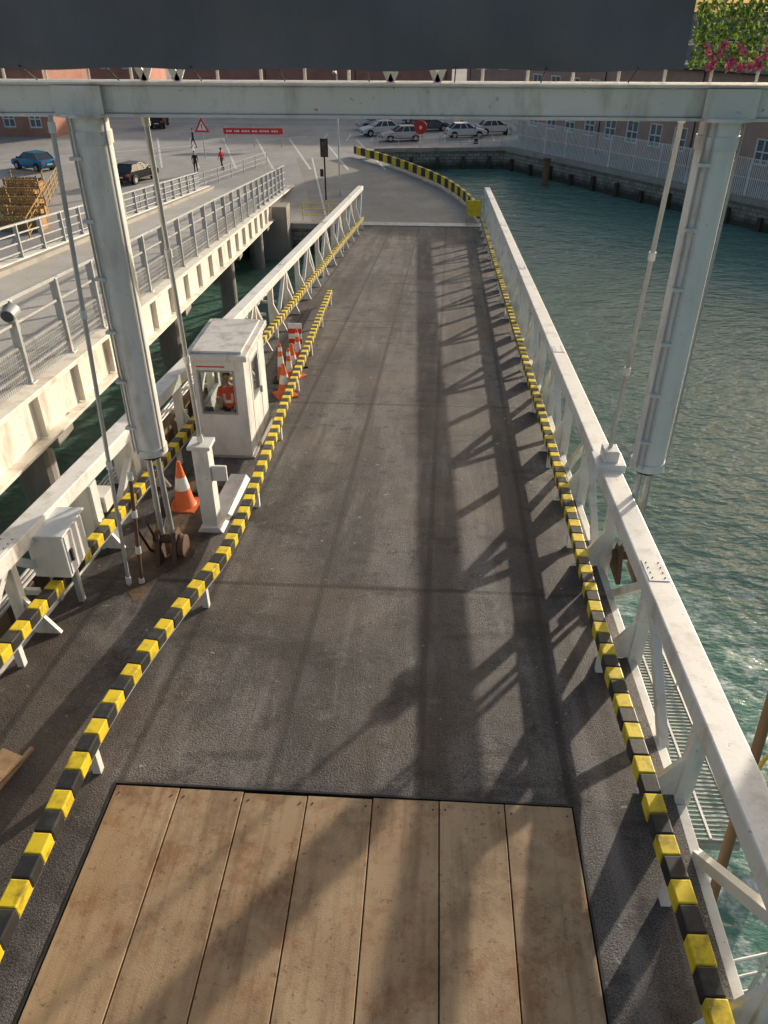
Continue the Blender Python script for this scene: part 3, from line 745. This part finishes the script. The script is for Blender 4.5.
# ------------------------------------------------------------ approach bridge on the left
BA=Vector((-7.5,11.9,8.04)); BD=(Vector((-11.15,60.95,2.4))-BA)
def bp(Y,off=0,dz=0):
    t=(Y-BA.y)/BD.y; q=BA+BD*t
    return Vector((q.x-off,q.y-off*.075,q.z+dz))
def bridge():
    o=Obj('approach_bridge'); d=o.p('roadway',ASPH2); f=o.p('fascia_girder',CREAM,bev=.01); st=o.p('stiffeners',CREAM); k=o.p('kerbs',CONC,bev=.01); pr=o.p('piers',CONC,bev=.03); un=o.p('underside',STEEL)
    Ya,Yb=1.,64.5;W=6.4
    q=[bp(Ya),bp(Ya,W),bp(Yb,W),bp(Yb)]
    addv(d,[v+Vector((0,0,-.12)) for v in q],[(0,1,2,3)]); addv(un,[v+Vector((0,0,-.5)) for v in q],[(0,1,2,3)])
    for off in (-.0,W): beam(f,bp(Ya,off,-.52),bp(53,off,-.52),.1,1.0)
    for off in (-.1,W+.1):
        beam(f,bp(Ya,off,.03),bp(Yb,off,.03),.5,.1); beam(f,bp(Ya,off,-1.05),bp(53,off,-1.05),.4,.06)
    for off in (.35,W-.35): beam(k,bp(Ya,off,-.05),bp(Yb,off,-.05),.3,.2)
    Y=2.
    while Y<53:
        for off,s in ((-.12,1),(W+.12,1)): beam(st,bp(Y,off,-1.0),bp(Y,off,-.05),.14,.03,up=(0,1,0))
        Y+=2.2
    for Y in (14,26,38,49):
        for off in (.7,W-.7):
            c=bp(Y,off); cyl(pr,(c.x,c.y,-2),(c.x,c.y,c.z-1.1),.4,20)
        a=bp(Y,-.1,-1.25);b=bp(Y,W+.1,-1.25); beam(pr,a,b,.9,.4)
    box(pr,-11.9,-9.3,50.8,52.2,-2,3.3)
    o.done()
    for off in (0,W):
        o=Obj('bridge_railing'); po=o.p('posts',STEEL,bev=.008); ra=o.p('rails',STEEL,smooth=True); me=o.p('mesh_infill',STEEL)
        H=1.6 if off==0 else 1.15
        Y=2.2
        while Y<61:
            b=bp(Y,off,.08); beam(po,b,b+Vector((0,0,H)),.16,.09,up=(0,1,0)); box(po,b.x-.14,b.x+.14,b.y-.1,b.y+.1,b.z,b.z+.03); Y+=2.2
        for fr in (1,.72,.44,.16):
            a=bp(2,off,.08+H*fr);b=bp(61.2,off,.08+H*fr)
            if fr==1: beam(ra,a,b,.09,.07)
            else: beam(ra,a,b,.04,.05)
        if off==0:
            Y=2.2
            while Y<45:
                a=bp(Y,off-.03,.1);beam(me,a,a+Vector((0,0,H*.44)),.008,.008); Y+=.08
            for z in (.12,.24,.36,.48,.6): beam(me,bp(2,off-.03,z+.1),bp(45,off-.03,z+.1),.007,.007)
        o.done()
bridge()
o=Obj('floodlight'); p=o.p('housing',STEEL,smooth=True); q=o.p('lens',GLASSD); b=bp(13.2,-.05,1.5)
cyl(p,b,b+Vector((.0,-.22,-.05)),.16,20,.13); cyl(q,b+Vector((0,-.22,-.05)),b+Vector((0,-.235,-.053)),.11,20); beam(p,b+Vector((0,.05,-.4)),b+Vector((0,0,0)),.05,.05); o.done()

# ------------------------------------------------------------ railings/clutter on shore
def railing(name,a,b,z,h=1.1,sp=1.8,mat=None,nr=3,slats=0,r=.03):
    o=Obj(name); p=o.p('posts',mat or STEEL); q=o.p('rails',mat or STEEL)
    a=Vector((*a,z));b=Vector((*b,z));L_=(b-a).length;n=max(1,int(L_/sp))
    for i in range(n+1):
        c=a.lerp(b,i/n); beam(p,c,c+Vector((0,0,h)),r*2.2,r*2.2)
    for k in range(nr):
        zz=Vector((0,0,h*(k+1)/nr-.03)); beam(q,a+zz,b+zz,r*1.6,r*1.6)
    if slats:
        s=o.p('slats',mat or STEEL); m=int(L_/slats)
        for i in range(m):
            c=a.lerp(b,(i+.5)/m); beam(s,c+Vector((0,0,.05)),c+Vector((0,0,h)),.055,.03)
    o.done()
WF=paint('fence_white',(.84,.83,.80),.5,amt=.3)
n_=Vector((.827,.562))
d_=(wb-wa).normalized()
fa=wa+n_*.3;fb=wb+n_*.3+d_*26
railing('palisade_fence',fa,fb,ZR+.05,h=2.6,sp=2.7,mat=WF,nr=2,slats=.17)
railing('quay_railing',(-5.8,84.6),(6.7,86.3),ZR+.05,h=1.1,sp=2,nr=3)
railing('quay_railing',(-14.2,52.8),(-14.2,20),ZR+.05,h=1.1,sp=2,nr=3)
railing('quay_railing',(-8.6,53.0),(-5.2,52.8),ZR+.05,h=1.1,sp=1.2,nr=3,mat=YEL)

# road markings
o=Obj('road_markings'); p=o.p('lines',MARK); zz=ZR+.008
def line(x0,y0,x1,y1,w=.15,dash=None):
    a=Vector((x0,y0,0));b=Vector((x1,y1,0));d=(b-a);Ln=d.length;d.normalize();s=Vector((-d.y,d.x,0))*w/2
    segs=[(0,Ln)] if not dash else [(t,min(t+dash,Ln)) for t in [i*dash*2 for i in range(int(Ln/dash/2)+1)] if t<Ln]
    for t0,t1 in segs:
        q=[a+d*t0-s,a+d*t1-s,a+d*t1+s,a+d*t0+s]; addv(p,[(v.x,v.y,zz) for v in q],[(0,1,2,3)])
for k in range(7): line(-30+k*3.6,90,-24+k*3.3,72,.2)
line(-45,71,-14,92,.22); line(-44,67,-18,84,.18,dash=2); line(-60,104,30,104,.2); line(-60,100,30,100,.15,dash=2.5)
for k in range(9): line(-12+k*2.6,89,-12+k*2.6,94.5,.12)
line(-7.2,54,-11.5,78,.14)
o.done()
o=Obj('apron_road'); p=o.p('surface',APRON); addv(p,[(-8,52.76,ZR+.004),(3.0,52.76,ZR+.004),(2.5,58,ZR+.004),(1.1,64,ZR+.004),(-1.3,70,ZR+.004),(-4,75.2,ZR+.004),(-13,78,ZR+.004),(-10,64,ZR+.004)],[tuple(range(8))]); o.done()

o=Obj('traffic_light',(-7.9,59.6,ZR)); p=o.p('pole',BLK,smooth=True); h=o.p('head',BLK,bev=.02); l=o.p('lenses',plain('lens_dark',(.1,.02,.02),.2),smooth=True); bd=o.p('backboard',plain('board_black',(.03,.03,.03),.5))
cyl(p,(0,0,0),(0,0,3.0),.06); box(h,-.17,.17,-.2,.1,3.0,4.0); box(bd,-.28,.28,.0,.03,2.9,4.1)
for z in (3.2,3.5,3.8): cyl(l,(0,-.22,z),(0,-.2,z),.1,14)
box(h,-.35,-.1,-.06,.06,1.6,2.1); o.done()
o=Obj('lighting_column',(-7.06,61.4,ZR)); p=o.p('pole',GREYP,smooth=True); cyl(p,(0,0,0),(0,0,1.2),.1,14); cyl(p,(0,0,1.2),(0,0,8.),.065,14,.045); q=o.p('lantern',GREYP,bev=.02); beam(p,(0,0,8),(0,-1.0,8.15),.05,.05); box(q,-.12,.12,-1.6,-.9,8.1,8.22); o.done()
def warn_sign(x,y,zc=2.6):
    o=Obj('warning_sign',(x,y,ZR)); p=o.p('post',STEEL); cyl(p,(0,0,0),(0,0,zc+.2),.045)
    for r,m,dy,nm in ((.82,RED,-.06,'border'),(.50,REFL,-.068,'face')):
        t=o.p(nm,m); v=[(r*math.sin(a),dy,zc+r*math.cos(a)) for a in (0,2*math.pi/3,4*math.pi/3)]; addv(t,v+[(a,b+.006,c) for a,b,c in v],[(0,1,2),(5,4,3),(0,3,4,1),(1,4,5,2),(2,5,3,0)])
    t=o.p('symbol',BLK); box(t,-.04,.04,-.08,-.072,zc-.05,zc+.25); box(t,-.04,.04,-.08,-.072,zc-.16,zc-.1); o.done()
warn_sign(-21.5,77.4)
o=Obj('red_hoarding'); p=o.p('panel',RED,bev=.01); q=o.p('lettering_bars',REFL); s=o.p('posts',STEEL)
box(p,-21.2,-15.2,84.0,84.06,ZR+1.2,ZR+1.75)
x=-20.9
while x<-15.7:
    wd=random.choice((.12,.18,.3,.22)); box(q,x,x+wd,83.985,83.997,ZR+1.40,ZR+1.56); x+=wd+random.choice((.08,.08,.25))
for x in (-21.0,-18.2,-15.4): cyl(s,(x,84.12,ZR),(x,84.12,ZR+1.9),.05)
o.done()
o=Obj('lifebuoy_station',(-1.5,84.4,ZR)); p=o.p('housing',RED,smooth=True); s=o.p('post',REFL); q=o.p('centre',REFL)
cyl(s,(0,0,0),(0,0,1.9),.06); cyl(p,(0,-.15,1.9),(0,-.02,1.9),.62,24); cyl(q,(0,-.17,1.9),(0,-.155,1.9),.16,20); o.done()
def bollard(x,y):
    o=Obj('mooring_bollard',(x,y,ZR)); p=o.p('b',BLK,smooth=True); lathe(p,(0,0,0),[(.3,0),(.22,.1),(.18,.4),(.28,.5),(.28,.58),(.1,.64)],20); o.done()
for x,y in ((4.2,88),(-17,47),(-17,33)): bollard(x,y)

# ------------------------------------------------------------ cars
def car(x,y,rot,col,name='parked_car',van=False,z=ZR):
    cm=paint('carpaint_%.2f_%.2f_%.2f'%col,col,.25,.3,dirt=tuple(c*.6 for c in col),amt=.2,bumpv=0)
    o=Obj(name,(x,y,z),rotz=rot); b=o.p('body',cm,bev=.05,smooth=True); g=o.p('windows',GLASSD,smooth=True); ro=o.p('roof',cm,bev=.03,smooth=True); t=o.p('tyres',RUB,smooth=True); r=o.p('rims',STEEL,smooth=True); li=o.p('headlights',REFL); tl=o.p('tail_lights',RED); ar=o.p('arches',BLK); bu=o.p('trim',BLK,bev=.01); pl=o.p('number_plates',REFL)
    W=.86; L_=2.15 if not van else 2.5
    if van: prof=[(-L_,.3),(-L_,.95),(-L_+.05,1.15),(L_-1.1,1.15),(L_-.15,.95),(L_,.7),(L_,.3)]
    else: prof=[(-L_,.32),(-L_-.03,.6),(-L_+.05,.92),(-L_+.45,.98),(.95,.98),(L_-.3,.82),(L_-.02,.66),(L_,.32)]
    n=len(prof)
    q=[]
    for s in (-1,1):
        for (px,pz) in prof: q.append((px,s*(W-(.05 if pz>.85 else 0)-(.08 if abs(px)>L_-.1 else 0)),pz))
    addv(b,q,[tuple(range(n)),tuple(range(n,2*n))[::-1]]+[(i,(i+1)%n,n+(i+1)%n,n+i) for i in range(n)])
    if van: base=[(-L_+.05,1.15),(L_-.95,1.15)];top=[(-L_+.12,1.9),(L_-1.75,1.9)];
    else: base=[(-L_+.35,.97),(.95,.97)];top=[(-1.25,1.43),(.2,1.43)]
    wb_,wt=W-.07,W-.22 if not van else W-.14
    hexa(g,[(base[0][0],-wb_,base[0][1]),(base[1][0],-wb_,base[0][1]),(base[1][0],wb_,base[0][1]),(base[0][0],wb_,base[0][1])],[(top[0][0],-wt,top[0][1]),(top[1][0],-wt,top[0][1]),(top[1][0],wt,top[0][1]),(top[0][0],wt,top[0][1])])
    box(ro,top[0][0]-.02,top[1][0]+.02,-wt-.01,wt+.01,top[0][1]-.01,top[0][1]+.045)
    for s in (-1,1):
        for u0,u1 in ((0,0),(.38,.4),(.68,.72),(1,1)):
            A=Vector((base[0][0]+(base[1][0]-base[0][0])*u0,s*(wb_+.002),base[0][1]));B=Vector((top[0][0]+(top[1][0]-top[0][0])*u1,s*(wt+.002),top[0][1]))
            beam(ro,A,B,.07,.04,up=(0,1,0))
        for wx in (-L_+.78,L_-.82):
            cyl(ar,(wx,s*(W-.3),.36),(wx,s*(W+.006),.36),.37,20); cyl(t,(wx,s*(W-.2),.32),(wx,s*(W+.015),.32),.32,20); cyl(r,(wx,s*(W+.0),.32),(wx,s*(W+.022),.32),.19,12)
        box(li,L_-.12,L_+.01,s*W*.62-.16,s*W*.62+.16,.6,.74); box(tl,-L_-.035,-L_+.05,s*W*.72-.12,s*W*.72+.12,.68,.88)
        box(bu,.75,.9,s*(W+.1)-.08,s*(W+.1)+.08,.98,1.1)
        box(bu,-L_+1.2,L_-1.25,s*W-.012,s*W+.012,.3,.38)
    box(bu,L_-.03,L_+.02,-.5,.5,.36,.55); box(bu,-L_-.05,-L_+.0,-.6,.6,.34,.46); box(pl,L_+.02,L_+.03,-.26,.26,.42,.52); box(pl,-L_-.06,-L_-.05,-.26,.26,.56,.66)
    o.done()
SIL=(.6,.61,.6);WH=(.82,.82,.82);BLU=(.03,.24,.45);BK=(.02,.02,.022);GR=(.14,.15,.16)
car(-3.6,89.4,R(195),SIL); car(-6.2,93.4,R(205),WH); car(-7.0,98.5,R(200),SIL); car(3.2,92.2,R(12),WH); car(6.6,95.0,R(14),WH); car(-.6,97.5,R(12),GR)
car(11,97,R(8),SIL); car(-2,104,R(180),BLU); car(1.5,101,R(190),WH)
car(-34.8,70.6,R(150),BLU); car(-32.5,99,R(100),BK,van=True,name='parked_van'); car(-24.2,66.0,R(75),BK); car(-42,95,R(170),GR)
car(-33,112,R(0),WH); car(-20,113,R(0),BLU); car(-46,113,R(0),SIL)

# ------------------------------------------------------------ buildings
def building(name,loc,rot,Ln,D,rows,H,brick,ww=1.2,sp=2.6,roof='pitch'):
    o=Obj(name,loc,rotz=rot); wl=o.p('walls',brick); fr=o.p('window_frames',WF,bev=.01); gl=o.p('window_glass',plain('pane_glass',(.16,.18,.2),.08,var=.5)); si=o.p('sills',CONC); rf=o.p('roof',SLATE); gu=o.p('gutter',BLK)  # pane colour is lightened to stand in for reflected sky
    t=.3; n=int((Ln-1)/sp); off=(Ln-n*sp)/2
    zc=0
    for (za,zb) in rows+[(H,H)]:
        if za>zc: box(wl,0,Ln,0,t,zc,za)
        if za==zb: break
        x=0
        for i in range(n):
            a=off+i*sp+(sp-ww)/2;b=a+ww
            box(wl,x,a,0,t,za,zb); x=b
            box(gl,a,b,.16,.18,za,zb)
            for (p,q,r,s) in ((a,a+.12,za,zb),(b-.12,b,za,zb),(a+.12,b-.12,za,za+.12),(a+.12,b-.12,zb-.12,zb),((a+b)/2-.04,(a+b)/2+.04,za+.12,zb-.12),(a+.12,b-.12,(za+zb)/2-.05,(za+zb)/2+.05)): 
                box(fr,p,q,.04,.158,r,s)
            box(si,a-.1,b+.1,-.07,.1,za-.12,za-.003)
        box(wl,x,Ln,0,t,za,zb); zc=zb
    box(wl,0,t,t,D,0,H); box(wl,Ln-t,Ln,t,D,0,H); box(wl,t,Ln-t,D-t,D,0,H); box(o.p('interior',BLKC),t,Ln-t,.6,.65,0,H)
    if roof=='pitch':
        addv(rf,[(-.3,-.4,H),(Ln+.3,-.4,H),(Ln+.3,D/2,H+D*.28),(-.3,D/2,H+D*.28),(-.3,D+.4,H),(Ln+.3,D+.4,H)],[(0,1,2,3),(3,2,5,4),(0,3,4),(1,5,2)])
        box(gu,-.3,Ln+.3,-.5,-.38,H-.08,H+.05)
    else: box(rf,-.05,Ln+.05,-.08,D+.05,H,H+.25)
    x=off
    while x<Ln: cyl(gu,(x,-.06,0),(x,-.06,H),.05,8); x+=sp*4
    o.done()
fst=wa+n_*5-d_*4
building('brick_terrace',(fst.x,fst.y,ZR),math.atan2(d_.y,d_.x),62,12,[(1.4,3.3),(4.6,6.2)],7.6,BRICK2,sp=2.75,ww=1.45)
building('brick_house',(-75,92,ZR),R(-4),34,10,[(.9,2.6),(4.0,5.5)],6.6,BRICK,sp=3.0,ww=1.4)
building('brick_warehouse',(-38,124,ZR),R(0),40,14,[(1.2,3.),(4.6,6.4),(8,9.6)],11,BRICK,sp=3.2,ww=1.6,roof='flat')
building('brick_office',(4,122,ZR),R(-3),46,14,[(1.2,3.),(4.6,6.4),(8,9.6)],11,BRICK2,sp=3.,ww=1.4,roof='flat')
building('brick_house',(-110,128,ZR),R(2),66,12,[(1.0,2.6),(4.0,5.5)],7,BRICK,sp=3.2,ww=1.3)

# timber planters with slatted sides and low, dry planting
def planter(x0,x1,y0,y1,z,n):
    if 'hedge_leaf' not in MATS:
        m,nt,b=new_mat('hedge_leaf'); g=N(nt,'ShaderNodeNewGeometry'); c=mixc(nt,g.outputs['Random Per Island'],(.07,.06,.03),(.22,.17,.07)); L(nt,c,b.inputs['Base Color']); MATS['hedge_leaf']=m
    PT=paint('planter_timber',(.46,.27,.10),.8,amt=.6)
    o=Obj('timber_planter'); b=o.p('box',PT,bev=.02); l=o.p('leaves',MATS['hedge_leaf']); s=o.p('slats',PT); box(b,x0,x1,y0,y1,z,z+.7)
    k=x0
    while k<x1: box(s,k,k+.14,y0-.04,y0-.003,z,z+.95); k+=.2
    for zz in (.85,1.25): box(s,x0,x1,y1+.003,y1+.06,z+zz-.1,z+zz)
    for k in (x0,x1-.1): box(s,k,k+.1,y1+.06,y1+.14,z,z+1.35)
    for i in range(n):
        c=Vector((random.uniform(x0,x1),random.uniform(y0,y1),z+.65+.25*abs(random.gauss(0,.6))))
        nn=Vector((random.uniform(-1,1),random.uniform(-1,1),random.uniform(-.2,1))).normalized();u=nn.orthogonal().normalized();v=nn.cross(u);q=random.uniform(.04,.1)
        addv(l,[c-u*q,c-v*q*.6,c+u*q,c+v*q*.6],[(0,1,2,3)])
    o.done()
for (x,y) in ((-29,55.5),(-27.3,52.5),(-30.5,58.5),(-26,49.5),(-31.5,61.5)): planter(x-1.3,x+1.3,y-.6,y+.6,ZR,350)
railing('timber_fence',(-24.5,47),(-30.5,66),ZR,h=1.3,sp=2,mat=paint('ochre_timber',(.45,.28,.08),.8,amt=.5),nr=4)
railing('quay_railing',(-21,53.5),(-15,74),ZR,h=1.1,sp=2,nr=3)
